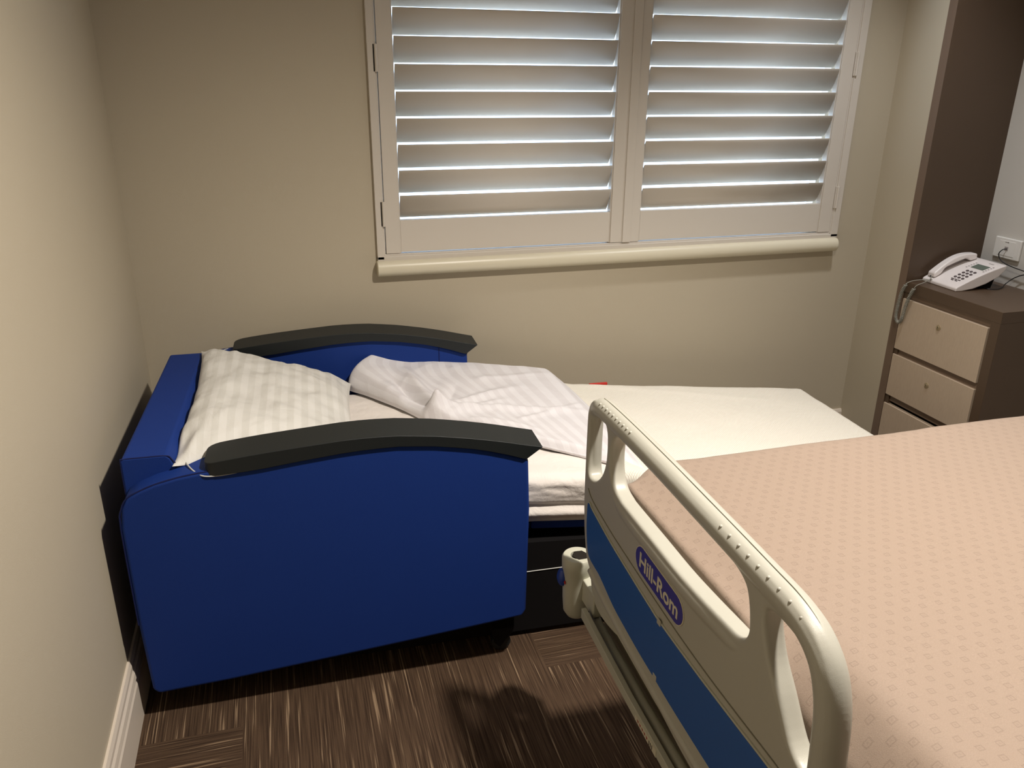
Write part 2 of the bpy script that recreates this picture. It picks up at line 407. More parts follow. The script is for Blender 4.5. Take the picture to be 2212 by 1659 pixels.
# shutters
LOUVRE_Z = [1.1225 + .083 * k for k in range(14)]
def louvre_mesh(x0, x1):
    bm = bmesh.new(); A = []; n = 20; tilt = math.radians(27)
    for x in (x0, x1):
        ring = []
        for k in range(n):
            a = 2 * math.pi * k / n
            p, q = .0445 * math.cos(a), .0052 * math.sin(a)      # p along chord, q thickness
            # chord: upper edge towards the room (-y), lower edge towards outside
            y = -p * math.sin(tilt) + q * math.cos(tilt); z = p * math.cos(tilt) + q * math.sin(tilt)
            ring.append(bm.verts.new((x, y, z)))
        A.append(ring)
    for k in range(n): bm.faces.new((A[0][k], A[0][(k + 1) % n], A[1][(k + 1) % n], A[1][k]))
    bm.faces.new(A[0][::-1]); bm.faces.new(A[1])
    bmesh.ops.recalc_face_normals(bm, faces=bm.faces[:])
    return bm
def shutter(xa, xb, sa, sb, label, hinge_x, astragal):
    """panel from xa to xb, stiles end at sa / begin at sb"""
    t = empty('plantation_shutter', ((xa + xb) / 2, YB + .006, .966), 0, label, 'shutter', 'plantation shutters in the window')
    cx, cy, cz = (xa + xb) / 2, YB + .006, .966
    y0, y1 = -.016, .016; top = WZ1 - .016 - cz
    for x0, x1, e in ((xa, sa, 1), (sb, xb, -1)):
        bm = box(x0 - cx, x1 - cx, y0, y1, 0, top)
        xx = x1 if e > 0 else x0
        bx(bm, xx - cx - (0 if e > 0 else .004), xx - cx + (.004 if e > 0 else 0), y0 + .004, y1, 0, top)
        obj('stile', bm, M['shutter'], t, bevel=.0012)
    obj('bottom_rail', box(sa - cx + .004, sb - cx - .004, y0 + .004, y1, .003, 1.0785 - cz), M['shutter'], t, bevel=.001)
    obj('top_rail', box(sa - cx + .004, sb - cx - .004, y0 + .004, y1, 2.205 - cz, top), M['shutter'], t, bevel=.001)
    if astragal:
        obj('meeting_strip', box(xa - cx - .012, xa - cx + .020, y0 - .005, y0 - .0003, 0, top), M['shutter'], t, bevel=.001)
    first = None
    for z in LOUVRE_Z:
        if z > 2.17: break
        if first is None:
            first = obj('louvre', louvre_mesh(sa - cx + .0062, sb - cx - .0062), M['shutter'], t, smooth=True); o = first
            for p in first.data.polygons:
                if len(p.vertices) > 4: p.use_smooth = False
        else:
            o = first.copy(); COL.objects.link(o); o.parent = t
        o.location = (0, .004, z - cz)
    for z0, z1 in ((1.061, 1.144), (1.553, 1.635), (2.04, 2.12)):
        bm = bmesh.new(); cyl(bm, (hinge_x - cx, y0 - .006, z0 - cz), (0, 0, 1), .0045, z1 - z0, 12)
        bx(bm, hinge_x - cx - .009, hinge_x - cx + .006, y0 - .004, y0 + .001, z0 - cz, z1 - cz)
        obj('hinge', bm, M['shutter'], t, smooth=False, bevel=.0005)
shutter(.3475, 1.2330, .396, 1.1770, 'white plantation shutter nearer the left wall, louvres tilted almost shut', .343, False)
shutter(1.2360, 2.1260, 1.291, 2.0725, 'white plantation shutter nearer the brown cabinet, louvres tilted almost shut', 2.136, True)

# ---------------------------------------------------------------- recliner chair opened to a bed
CH0, CRZ = (-0.405, 1.80, 0.0), math.radians(-2.4)
chair = empty('sleeper_chair', CH0, CRZ, 'blue upholstered hospital recliner chair with black armrests, opened flat into a bed', 'chair')
def ztop(u): return interp(u, [0, .6, 1.0, 2.25], [.545, .545, .53, .405])
arm_prof = [(-.013, .294), (-.012, .560), (-.004, .612), (.012, .640), (.040, .655), (.074, .668), (.125, .680), (.176, .687), (.262, .694), (.352, .700),
            (.460, .710), (.567, .714), (.660, .712), (.735, .704), (.816, .686), (.886, .663), (.962, .636), (.967, .49), (.962, .175), (.952, .155),
            (.862, .146), (.640, .126), (.414, .107), (.180, .088), (.006, .079), (-.009, .092)]
R_T = [(.185, .716), (.22, .722), (.30, .731), (.40, .739), (.50, .746), (.567, .748), (.64, .745), (.735, .734), (.835, .716), (.905, .700), (.995, .677)]
R_B = [(.185, .684), (.22, .686), (.30, .690), (.40, .702), (.50, .712), (.567, .716), (.64, .716), (.735, .706), (.835, .687), (.905, .665), (.957, .646)]
def make_arm(v0, sgn):
    """v0 outer face, sgn +1 inwards is +v"""
    a, b = (v0, v0 + .09 * sgn); lo, hi = min(a, b), max(a, b)
    p = obj('arm_panel', prism(bmesh.new(), arm_prof, lo, hi, 1), M['blue'], chair, bevel=.012, seg=4)
    # piping along the outer and inner edges of the top
    e = [(u, a + sgn * .004, z - .003) for u, z in arm_prof[0:16]]
    obj('piping', tube(bmesh.new(), catmull(e, 3), .0022, 6), M['piping'], p)
    q = [(u, b - sgn * .004, z - .003) for u, z in arm_prof[0:17]]
    obj('piping', tube(bmesh.new(), catmull(q, 3), .0018, 6), M['piping'], p)
    s = [(.862, b + sgn * .0005, z) for z in (.42, .5, .6, .665)]
    obj('seam', tube(bmesh.new(), s, .0012, 6), M['piping'], p)
    # armrest: slab bowed along u, rounded at the back, undercut at the front
    va, vb = v0 - .006 * sgn, v0 + .104 * sgn; lo, hi = min(va, vb), max(va, vb); mid = (lo + hi) / 2; hw = (hi - lo) / 2
    bm = bmesh.new(); secs = []
    us = [.1865, .188, .191, .196, .204, .215, .236, .28] + [.32 + .045 * k for k in range(15)]
    for k, u in enumerate(us):
        w = hw * max(0.0, 1 - ((.236 - u) / .0505) ** 4) ** .25 if u < .236 else hw
        w = max(w, .012)
        fr = max(0, (u - .90) / .05); 
        zt = -.009 + interp(u if u < .95 else u, [x for x, _ in R_T], [z for _, z in R_T]); zb = -.009 + interp(u, [x for x, _ in R_B], [z for _, z in R_B])
        secs.append([bm.verts.new((u, mid - w, zb)), bm.verts.new((u, mid + w, zb)), bm.verts.new((u, mid + w, zt + .001)), bm.verts.new((u, mid - w, zt))])
    secs.append([bm.verts.new(c) for c in ((.957, lo + .004, .638), (.957, hi - .004, .638), (.997, hi, .669), (.997, lo, .669))])
    for A, B in zip(secs, secs[1:]):
        for k in range(4): bm.faces.new((A[k], A[(k + 1) % 4], B[(k + 1) % 4], B[k]))
    bm.faces.new(secs[0][::-1]); bm.faces.new(secs[-1]); bmesh.ops.recalc_face_normals(bm, faces=bm.faces[:])
    obj('armrest', bm, M['black'], chair, bevel=.006, seg=3)
    o = -.031 * sgn
    gl = [(.136, v0 + .070 * sgn, .688), (.150, v0 + .035 * sgn, .687), (.166, v0 + .010 * sgn, .684), (.186, v0 - .0015 * sgn, .677), (.22, v0 - .002 * sgn, .6755), (.265, v0 - .0015 * sgn, .680), (.305, v0 - .0005 * sgn, .6885)]
    obj('edging', tube(bmesh.new(), catmull(gl, 5), .0016, 6), M['whiteline'], p)
make_arm(0.0, 1); make_arm(.940, -1)
# back cushion against the wall
bm = prism(bmesh.new(), [(-.004, .30), (-.002, .705), (.004, .713), (.098, .713), (.108, .703), (.122, .665), (.145, .56), (.150, .42), (.150, .30)], .055, .815, 1)
bk = obj('backrest', bm, M['blue'], chair, bevel=.010, seg=4)
obj('piping', tube(bmesh.new(), catmull([(-.003, .058, .45), (-.002, .058, .60), (-.001, .0575, .700), (.006, .0575, .7105), (.05, .0575, .7115), (.098, .0575, .7105), (.110, .0575, .701), (.130, .0575, .66), (.146, .058, .58)], 4), .002, 6), M['piping'], bk)
# seat deck, thin blue lip above a black skirted base with a white line
bm = bmesh.new()
for (a, b) in ((.16, 1.0), (1.003, 1.6), (1.603, 2.21)):
    pts = [(a, ztop(a) - .175), (b, ztop(b) - .175), (b, ztop(b) - .143), (a, ztop(a) - .143)]
    prism(bm, pts, .118, .79, 1)
obj('seat_deck', bm, M['blue'], chair, bevel=.006)
obj('base_box', prism(bmesh.new(), [(.06, .02), (1.75, .02), (1.86, .18), (1.93, ztop(1.93) - .177), (.165, .368), (.06, .29)], .110, .78, 1), M['blackbase'], chair)
obj('edging', tube(bmesh.new(), [(.98, .109, .222), (1.4, .109, .222), (1.85, .109, .222)], .0014, 6), M['whiteline'], chair)
def castor(u, v):
    bm = bmesh.new(); cyl(bm, (u, v - .012, .028), (0, 1, 0), .028, .024, 24)
    w = obj('castor', bm, M['black'], chair, bevel=.003)
    bm = prism(bmesh.new(), [(u - .035, .115), (u + .034, .115), (u + .034, .070), (u + .010, .045), (u - .006, .022), (u - .024, .040)], v - .024, v - .014, 1)
    prism(bm, [(u - .035, .115), (u + .034, .115), (u + .034, .070), (u + .010, .045), (u - .006, .022), (u - .024, .040)], v + .014, v + .024, 1)
    bx(bm, u - .035, u + .034, v - .024, v + .024, .085, .135)
    obj('castor_fork', bm, M['blackbase'], w)
castor(.906, .075); castor(.906, .865); castor(.05, .80); castor(.05, .16)

# ---------------------------------------------------------------- mattress under a white fitted sheet
def mattress_fn(a, s):
    u = .157 + (2.27 - .157) * a
    zt = ztop(u); zb = zt - .142; v0, v1 = .096, .801; r = .035
    # section parameter s: bottom-near edge -> up near side -> top -> down far side
    near = s < .28; far = s > .72
    hgt = zt - zb
    if near:
        t = s / .28; z = zb + hgt * t; v = v0
        v += .010 * (1 - t) * (1 if True else 0) - .016 * math.sin(math.pi * t) * (.5 + .5 * math.sin(u * 5))
        low = .0085 * math.sin(t * 2 * math.pi * 2.5 + 1.2 * fbm(u * 1.3, 7, 2) - .6) * (1 - smoothstep(.34, .50, t)) * smoothstep(0, .06, t)
        rg = 1 - abs(fbm(u * 2.6 - z * 3, z * 16 + u * 2.5, 3, 3)) * 2.2
        v -= low + .004 * max(0, rg) ** 2 * smoothstep(.3, .5, t) * (1 - smoothstep(.86, 1, t))
        if t > .8: q = (t - .8) / .2; v += r * (1 - math.cos(q * math.pi / 2)) ; z = zb + hgt * .8 + (hgt * .2) * math.sin(q * math.pi / 2)
    elif far:
        t = (s - .72) / .28; z = zt - hgt * t; v = v1
        if t < .2: q = 1 - t / .2; v -= r * (1 - math.cos(q * math.pi / 2)); z = zt - hgt * .2 * (1 - math.sin(q * math.pi / 2))
    else:
        t = (s - .28) / .44; v = v0 + r + (v1 - v0 - 2 * r) * t; z = zt
        z += .004 * fbm(u * 6, v * 9, 1) * math.sin(math.pi * t) + .0025 * math.sin(v * 60 + 4 * fbm(u * 2, v * 3, 8)) * smoothstep(0, .15, t) * (1 - smoothstep(.5, .9, t)) * smoothstep(.5, .7, u)
    return (u, v, z)
m = grid(mattress_fn, 170, 130, 'bed_mattress', M['fitted'], loc=CH0, rz=CRZ)
bmm = bmesh.new(); bmm.from_mesh(m.data)
be = [e for e in bmm.edges if e.is_boundary]
bmesh.ops.edgeloop_fill(bmm, edges=be) if False else bmesh.ops.holes_fill(bmm, edges=be, sides=0)
bmesh.ops.recalc_face_normals(bmm, faces=bmm.faces[:]); bmm.to_mesh(m.data); bmm.free()
tag(m, 'thin mattress in a wrinkled white fitted sheet lying on the opened blue chair', 'mattress')

# ---------------------------------------------------------------- cream blanket over the foot half
def blanket_fn(a, b):
    u = 1.255 + (2.292 - 1.255) * a + .018 * fbm(b * 3, 2, 5) * (1 - a)
    vv = -.10 + 1.12 * b                    # unrolled width
    v0, v1 = .088, .812; r = .03; drop = 0; v = vv
    if vv < v0 + r:
        d = (v0 + r) - vv; v = v0 + r - r * math.sin(min(d / r, math.pi / 2)); drop = r * (1 - math.cos(min(d / r, math.pi / 2))) + max(0, d - r * math.pi / 2)
    if vv > v1 - r:
        d = vv - (v1 - r); v = v1 - r + r * math.sin(min(d / r, math.pi / 2)); drop = r * (1 - math.cos(min(d / r, math.pi / 2))) + max(0, d - r * math.pi / 2)
    z = ztop(min(u, 2.28)) + .009 - drop * .95
    if a > .965:
        q = (a - .965) / .035; z -= .10 * q ** 2; u -= .03 * q ** 3
        cr = abs(b - .5) * 2
    # rounded outer corner at the foot
    cr = smoothstep(.74, .92, b) ** 2; u -= .010 * cr * smoothstep(.85, 1, a)
    z += .0025 * fbm(u * 5, v * 6, 2) + .008 * math.exp(-((a - .02) / .03) ** 2)
    z += .007 * math.exp(-(((v - .80) + (u - 1.35) * .20) / .02) ** 2) * smoothstep(.0, .1, a) * (1 - smoothstep(.5, 1, a)) * 0.5
    return (u, v, z)
bl = grid(blanket_fn, 130, 110, 'blanket', M['blanket'], loc=CH0, rz=CRZ)
md = bl.modifiers.new('thick', 'SOLIDIFY'); md.thickness = .005; md.offset = 1
tag(bl, 'cream cotton cellular blanket spread over the foot end of the opened chair', 'blanket')

# ---------------------------------------------------------------- striped top sheet, crumpled
def lerp_curve(pts, t):
    P = catmull(pts, 12); f = t * (len(P) - 1); i = min(int(f), len(P) - 2); return P[i].lerp(P[i + 1], f - i)
NEAR = [(.765, .490), (.92, .380), (1.07, .275), (1.20, .190), (1.33, .108)]
FAR = [(.60, .830), (.68, .880), (.80, .872), (.93, .868), (1.10, .868), (1.29, .862)]
LEFT = [(.765, .490), (.700, .600), (.610, .720), (.548, .800), (.60, .830)]
RIGHT = [(1.33, .108), (1.335, .30), (1.325, .52), (1.31, .70), (1.29, .862)]
RIDGES = [((.80, .50), (1.12, .68), .016, .020), ((.80, .50), (1.32, .50), .015, .016), ((.80, .50), (.735, .80), .030, .026), ((.775, .53), (.675, .78), -.022, .022), ((.80, .51), (.87, .74), .009, .034),
          ((.825, .53), (.90, .70), -.010, .020), ((.84, .47), (1.05, .58), .010, .012), ((.98, .72), (1.28, .80), .007, .018), ((.70, .62), (.58, .80), .014, .022), ((1.05, .42), (1.33, .58), .008, .011),
          ((.90, .80), (.95, .64), .007, .014), ((.90, .42), (1.10, .34), .008, .012)]
def seg_d(p, a, b):
    ax, ay = a; bx_, by = b; dx, dy = bx_ - ax, by - ay; L2 = dx * dx + dy * dy
    t = ((p[0] - ax) * dx + (p[1] - ay) * dy) / L2; tc = min(max(t, 0), 1)
    return math.hypot(p[0] - ax - dx * tc, p[1] - ay - dy * tc), t
def sheet_fn(a, b):
    n_, f_, l_, r_ = (lerp_curve(c, t) for c, t in ((NEAR, a), (FAR, a), (LEFT, b), (RIGHT, b)))
    c00, c10, c01, c11 = Vector(NEAR[0]), Vector(NEAR[-1]), Vector(FAR[0]), Vector(FAR[-1])
    p = n_ * (1 - b) + f_ * b + l_ * (1 - a) + r_ * a - (c00 * (1 - a) * (1 - b) + c10 * a * (1 - b) + c01 * (1 - a) * b + c11 * a * b)
    u, v = p
    base = ztop(u) + .006
    if v > .80: base -= 0
    # body thickness
    hb = .010 + .050 * smoothstep(.35, 1.0, b) * (1 - .45 * a) + .022 * (1 - a) 
    hb += .022 * math.exp(-((a - .14) / .12) ** 2) * smoothstep(.25, .8, b)
    ea = math.sqrt(max(0, 1 - (1 - min(a / .13, 1)) ** 2)); edge = min(ea, smoothstep(0, .06, b)) * math.sqrt(max(0, 1 - max(0, (b - .94) / .075) ** 2))
    endr = 1 - .85 * smoothstep(.93, 1.0, a)
    rz_ = 0
    for A, B, h_, w_ in RIDGES:
        d, t = seg_d((u, v), A, B); rz_ += h_ * math.exp(-(d / w_) ** 1.4) * (1 - smoothstep(.5, 1.15, t))
    rz_ += .007 * (1 - abs(fbm(u * 4 + 3, v * 4, 4, 2)) * 2) * (1 - .6 * a)
    rz_ += .0025 * fbm(u * 10, v * 10, 9) * (1 - .7 * a)
    z = base + (hb + rz_) * edge * endr + .004
    # the far side slumps over the mattress edge
    if a < .03 or b < .03: z = max(z, base)
    return (u, v, z)
sh = grid(sheet_fn, 150, 130, 'top_sheet', M['striped'], loc=CH0, rz=CRZ, uv=lambda a, b: (a * .72, b * .8))
md = sh.modifiers.new('thick', 'SOLIDIFY'); md.thickness = .010; md.offset = -.2
tag(sh, 'crumpled white satin striped sheet thrown across the middle of the opened chair', 'sheet')

# ---------------------------------------------------------------- pillow
PILC = Vector((.327, .432, .640))
def pillow_pt(a, b, side):
    hx, hy = .228, .362
    pin = 1 - .075 * (1 - abs(b) ** 3) * abs(a) ** 4; pin2 = 1 - .055 * (1 - abs(a) ** 3) * abs(b) ** 4
    x = a * hx * pin; y = b * hy * pin2
    e = max(0.0, (1 - a ** 4)) ** .62 * max(0.0, (1 - b ** 4)) ** .62
    T = (.074 if side > 0 else .058)
    z = side * T * e
    # creases
    k = (abs(a) ** 3 + abs(b) ** 3) * .5
    z += side * e ** .5 * (.011 * fbm(x * 7, y * 7, 2 + side, 4) + .006 * (1 - 2 * abs(fbm(x * 9 + 4, y * 5, 6, 2))) + .009 * math.sin(17 * math.atan2(b, a) + 3 * fbm(x * 6, y * 6, 9)) * k * smoothstep(.5, .9, max(abs(a), abs(b))))
    z += .012 * math.exp(-((a + .86) ** 2 / .02 + (b + .80) ** 2 / .012)) * math.sin((a - b) * 14)
    # tilt: up at the backrest, falling towards the seat
    z += -.26 * x - .10 * x * x
    if b > .8: z += .0
    q = smoothstep(.6, 1, -b) * smoothstep(.5, 1, -a); z -= .006 * q; y -= .026 * q; x += .012 * q
    z += .03 * smoothstep(-.2, 1, b) * smoothstep(-.3, 1, -a)
    return (PILC.x + x, PILC.y + y, PILC.z + z)
N = 90
V = []; U = []; F = []
for side in (1, -1):
    for i in range(N + 1):
        for j in range(N + 1):
            a = math.sin((i / N * 2 - 1) * math.pi / 2 * .999); b = math.sin((j / N * 2 - 1) * math.pi / 2 * .999)
            V.append(pillow_pt(a, b, side)); U.append((a * .23 + .3, b * .34))
st_ = (N + 1) ** 2
for i in range(N):
    for j in range(N):
        q = (i * (N + 1) + j, (i + 1) * (N + 1) + j, (i + 1) * (N + 1) + j + 1, i * (N + 1) + j + 1)
        F.append(q); F.append(tuple(st_ + k for k in q[::-1]))
me = bpy.data.meshes.new('pillow'); me.from_pydata(V, [], F); me.update()
L = me.uv_layers.new(name='UVMap')
for lp in me.loops: L.data[lp.index].uv = U[lp.vertex_index]
bmm = bmesh.new(); bmm.from_mesh(me); bmesh.ops.remove_doubles(bmm, verts=bmm.verts[:], dist=.0002); bmesh.ops.recalc_face_normals(bmm, faces=bmm.faces[:]); bmm.to_mesh(me); bmm.free()
pl = fin('pillow', me, M['pillow'], smooth=True, loc=CH0, rz=CRZ)
tag(pl, 'plump white pillow in a satin striped case leaning on the blue backrest', 'pillow')
# red strap peeping over the far edge of the mattress
bm = box(1.405, 1.475, .812, .822, .30, .4985)
tag(obj('strap', bm, M['red'], loc=CH0, rz=CRZ, bevel=.003), 'small red strap end showing behind the far edge of the chair bed', 'strap')

# ---------------------------------------------------------------- hospital bed
hb = empty('hospital_bed', (1.17, .36, 0), 0, 'cream hospital bed with a moulded side rail and blue insert, close to the camera', 'bed')
HO = Vector((1.17, .36, 0))
def hobj(name, bm, mat, parent=None, **kw):
    bmesh.ops.translate(bm, vec=-HO, verts=bm.verts[:]); return obj(name, bm, mat, parent or hb, **kw)
def map_yz(bm, xc):
    """curve plane (X,Y,depth) -> world (depth, X, Y)"""
    for v in bm.verts: v.co = Vector((xc + v.co.z, v.co.x, v.co.y))
    return bm
OUT = [(1.459, .70), (1.459, .86), (1.455, .895), (1.440, .918), (1.410, .930), (1.319, .932), (1.176, .933), (1.006, .928), (.894, .925), (.777, .922), (.726, .918), (.685, .906),
       (.655, .882), (.636, .850), (.628, .80), (.624, .74), (.620, .62), (.618, .50), (.640, .455), (.70, .445), (.80, .444), (.93, .445), (1.033, .458), (1.105, .468), (1.184, .480),
       (1.262, .493), (1.309, .501), (1.354, .507), (1.386, .517), (1.412, .534), (1.430, .552), (1.447, .60), (1.455, .65)]
HA = [(1.425, .900), (1.395, .906), (1.368, .902), (1.353, .888), (1.348, .865), (1.348, .835), (1.354, .808), (1.370, .780), (1.395, .757), (1.424, .748), (1.438, .758), (1.442, .79), (1.442, .85), (1.438, .885)]
HB = [(1.263, .899), (1.295, .900), (1.315, .888), (1.325, .866), (1.326, .835), (1.319, .808), (1.300, .786), (1.270, .778), (1.248, .776), (1.123, .774), (1.031, .772), (.951, .775), (.879, .780), (.843, .783),
      (.824, .792), (.815, .810), (.817, .831), (.824, .856), (.836, .876), (.864, .887), (.908, .891), (1.055, .896), (1.145, .899)]
HC = [(.779, .872), (.756, .879), (.722, .878), (.691, .873), (.669, .862), (.657, .845), (.652, .813), (.650, .767), (.648, .727), (.654, .710), (.668, .706), (.695, .722), (.730, .768), (.760, .806), (.778, .845)]
sm = lambda L_, n=4: [tuple(p) for p in catmull(L_, n, True)]
bm = curve_mesh([sm(OUT), sm(HA), sm(HB), sm(HC)], .010, .007, 3); map_yz(bm, .6045)
def addtube(pts, r, n=6, x=.6045):
    P = catmull([(x, a, b) for a, b in pts], n)
    if hasattr(r, '__len__'):
        rr = [interp(i, [k * n for k in range(len(pts))], r) for i in range(len(P))]
    else: rr = r
    tube(bm, P, rr, 20)
addtube([(1.4495, .60), (1.4495, .70), (1.449, .84), (1.446, .880), (1.435, .900), (1.410, .912), (1.36, .915), (1.25, .916), (1.10, .914), (1.00, .911), (.90, .908), (.80, .904), (.74, .901), (.70, .891), (.672, .872), (.655, .845), (.645, .81), (.640, .76), (.636, .68), (.634, .58), (.634, .50)],
        [.009, .0095, .010, .013, .018, .0215, .022, .022, .022, .022, .022, .022, .022, .022, .0225, .023, .023, .023, .023, .023, .023])
addtube([(1.336, .93), (1.334, .86), (1.335, .82), (1.328, .790), (1.300, .766), (1.265, .756), (1.20, .753), (1.12, .752), (1.03, .751), (.95, .754), (.88, .759), (.845, .763), (.822, .775), (.806, .80)],
        [.010, .010, .010, .014, .018, .020, .021, .021, .021, .021, .020, .019, .016, .010])
addtube([(.826, .905), (.804, .87), (.797, .83), (.785, .79), (.755, .745), (.715, .695), (.68, .66), (.66, .60)], [.014, .015, .014, .014, .014, .015, .015, .015], 6, .603)
addtube([(1.345, .93), (1.345, .80), (1.36, .762), (1.39, .738), (1.425, .728), (1.449, .74)], [.006, .008, .011, .013, .012, .009], 6, .603)
rail = hobj('side_rail', bm, M['cream'], smooth=True)
md = rail.modifiers.new('r', 'REMESH'); md.mode = 'VOXEL'; md.voxel_size = .0022; md.use_smooth_shade = True
md = rail.modifiers.new('s', 'SMOOTH'); md.factor = .5; md.iterations = 6
rail['label'] = 'moulded cream side rail with three openings'
def rail_plate(name, outline, x, th, bev, mat, smooth_n=4, raw=False):
    b = curve_mesh([outline if raw else sm(outline, smooth_n)], th, bev, 2); map_yz(b, x)
    return hobj(name, b, mat, rail, smooth=False)
INS = [(1.4215, .688), (1.4235, .66), (1.4215, .625), (1.411, .580), (1.396, .566), (1.368, .562), (1.342, .560), (1.315, .553), (1.262, .538), (1.214, .531), (1.134, .523), (1.065, .519), (1.005, .515),
       (.935, .513), (.857, .512), (.75, .512), (.66, .513), (.652, .54), (.652, .63), (.66, .653), (.723, .651), (.786, .648), (.852, .645), (.937, .642), (1.061, .641), (1.102, .644), (1.209, .655), (1.299, .666), (1.397, .684), (1.412, .690)]
def grow(pts, d):
    out = []; n = len(pts)
    for i in range(n):
        a, b = Vector(pts[i - 1]), Vector(pts[(i + 1) % n]); t = (b - a).normalized(); out.append((pts[i][0] - t.y * -d * -1, pts[i][1] + t.x * -d * -1))
    return out
cen = Vector((1.05, .59))
g1 = grow(INS, .0035)
if (Vector(g1[15]) - cen).length < (Vector(INS[15]) - cen).length: g1 = grow(INS, -.0035)
rail_plate('insert_rim', g1, .5862, .0012, .0005, M['cream_metal'])
rail_plate('blue_insert', INS, .5848, .0010, .0004, M['insert'])
for (y, z) in ((1.065, .643), (1.063, .523)):
    b = bmesh.new(); bx(b, .5825, .5848, y - .007, y + .007, z - .006, z + .006); hobj('insert_clip', b, M['cream'], rail, bevel=.002)
# groove between insert and moulding: a dark thread coloured as its shade
b = tube(bmesh.new(), catmull([(.5868, y, z) for y, z in ((1.43, .72), (1.40, .704), (1.30, .688), (1.20, .679), (1.10, .671), (1.0, .665), (.90, .663), (.80, .665), (.70, .668), (.66, .66))], 5), .0011, 6)
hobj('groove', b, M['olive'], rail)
# badge with lettering
def rounded(y0, y1, zc, r, slope, n=10):
    P = []
    for k in range(n + 1):
        a = math.pi / 2 - math.pi * k / n; P.append((y1 - r + r * math.cos(a), zc + r * math.sin(a)))
    for k in range(n + 1):
        a = -math.pi / 2 - math.pi * k / n; P.append((y0 + r + r * math.cos(a), zc + r * math.sin(a)))
    ym = (y0 + y1) / 2
    return [(p, q + (p - ym) * slope) for p, q in P]
rail_plate('badge_rim', rounded(.987, 1.180, .7105, .0285, .055), .5868, .0008, .0003, M['letter'], raw=True)
rail_plate('badge', rounded(.989, 1.178, .7105, .0265, .055), .5858, .0008, .0003, M['badge'], raw=True)
b = text_mesh('Hill-Rom', .043, .0004, .0009)
xs = [v.co.x for v in b.verts]; wd = max(xs) - min(xs); mx = (max(xs) + min(xs)) / 2; zs = [v.co.y for v in b.verts]; mz = (max(zs) + min(zs)) / 2; ht = max(zs) - min(zs)
for v in b.verts:
    tx = (v.co.x - mx) * .154 / wd; tz = (v.co.y - mz) * .031 / ht
    y = 1.0825 - tx; v.co = Vector((.5846 - v.co.z, y, .7105 + tz + (y - 1.0825) * .055))
bmesh.ops.reverse_faces(b, faces=b.faces[:])
hobj('lettering', b, M['letter'], rail)
# grip dots on the top tube
b = bmesh.new(); bmesh.ops.create_uvsphere(b, u_segments=10, v_segments=6, radius=.0032)
dot0 = obj('grip_dot', b, M['cream'], rail, smooth=True)
for k, y in enumerate([1.395 - .0165 * k for k in range(10)] + [.915 - .0255 * k for k in range(9)]):
    zc = interp(y, [.70, .74, .80, .90, 1.0, 1.1, 1.25, 1.36, 1.41], [.891, .901, .904, .908, .911, .914, .916, .915, .912]); a = math.radians(132)
    d = dot0 if k == 0 else dot0.copy()
    if k: COL.objects.link(d); d.parent = rail
    d.location = Vector((.6045 + .0213 * math.cos(a), y, zc + .0213 * math.sin(a))) - HO
# seam along the tube
P_ = catmull([(.6045, 1.41, .9345), (.6045, 1.36, .9375), (.6045, 1.25, .9385), (.6045, 1.10, .9365), (.6045, .90, .9305), (.6045, .80, .9265), (.6045, .74, .9235), (.6045, .695, .912), (.6045, .660, .889), (.6045, .638, .855), (.6045, .625, .80), (.6045, .617, .70)], 6)
hobj('seam', tube(bmesh.new(), P_, .0006, 5), M['olive'], rail)
# bottom mouldings below the panel
b = bmesh.new()
tube(b, catmull([(.592, 1.40, .533), (.592, 1.35, .519), (.592, 1.25, .503), (.592, 1.10, .486), (.592, .93, .473), (.592, .65, .468)], 5), .0105, 12)
hobj('bottom_moulding', b, M['cream'], rail, smooth=True)
b = prism(bmesh.new(), [(1.385, .46), (1.39, .505), (1.25, .488), (1.05, .470), (.62, .462), (.62, .435), (1.08, .447), (1.27, .462)], .597, .612, 0)
hobj('rail_plate', b, M['cream_metal'], rail, bevel=.002)
# curved pivot arm at the far end
b = prism(bmesh.new(), sm([(1.425, .515), (1.43, .49), (1.41, .45), (1.36, .435), (1.27, .452), (1.25, .475), (1.33, .50), (1.39, .525)], 5), .602, .622, 0)
hobj('pivot_arm', b, M['cream_metal'], bevel=.003)
hobj('mechanism_tube', tube(bmesh.new(), [(.612, 1.43, .388), (.612, 1.15, .374), (.612, -.4, .372)], .0125, 14), M['cream_metal'], smooth=True)
# accessory bar with sticker
bar = hobj('accessory_bar', prism(bmesh.new(), [(1.422, .392), (1.422, .418), (1.16, .3975), (.90, .390), (-.45, .386), (-.45, .364), (.90, .366), (1.16, .3745)], .580, .592, 0), M['cream_metal'], bevel=.0012)
b = prism(bmesh.new(), [(1.118, .388), (1.118, .376), (1.025, .3705), (1.025, .3855)], .5788, .5802, 0); hobj('sticker', b, M['letter'], bar)
b = bmesh.new()
for k in range(5): prism(b, [(1.108 - .010 * k, .385 - .0006 * k), (1.101 - .010 * k, .3845 - .0006 * k), (1.103 - .010 * k, .3785 - .0006 * k)], .5783, .5789, 0)
hobj('sticker_print', b, M['redink'], bar)
b = bmesh.new()
for k in range(3): bx(b, .5783, .5789, 1.040 + .006 * k, 1.0425 + .006 * k, .3735, .3835)
hobj('sticker_mark', b, M['darkink'], bar)
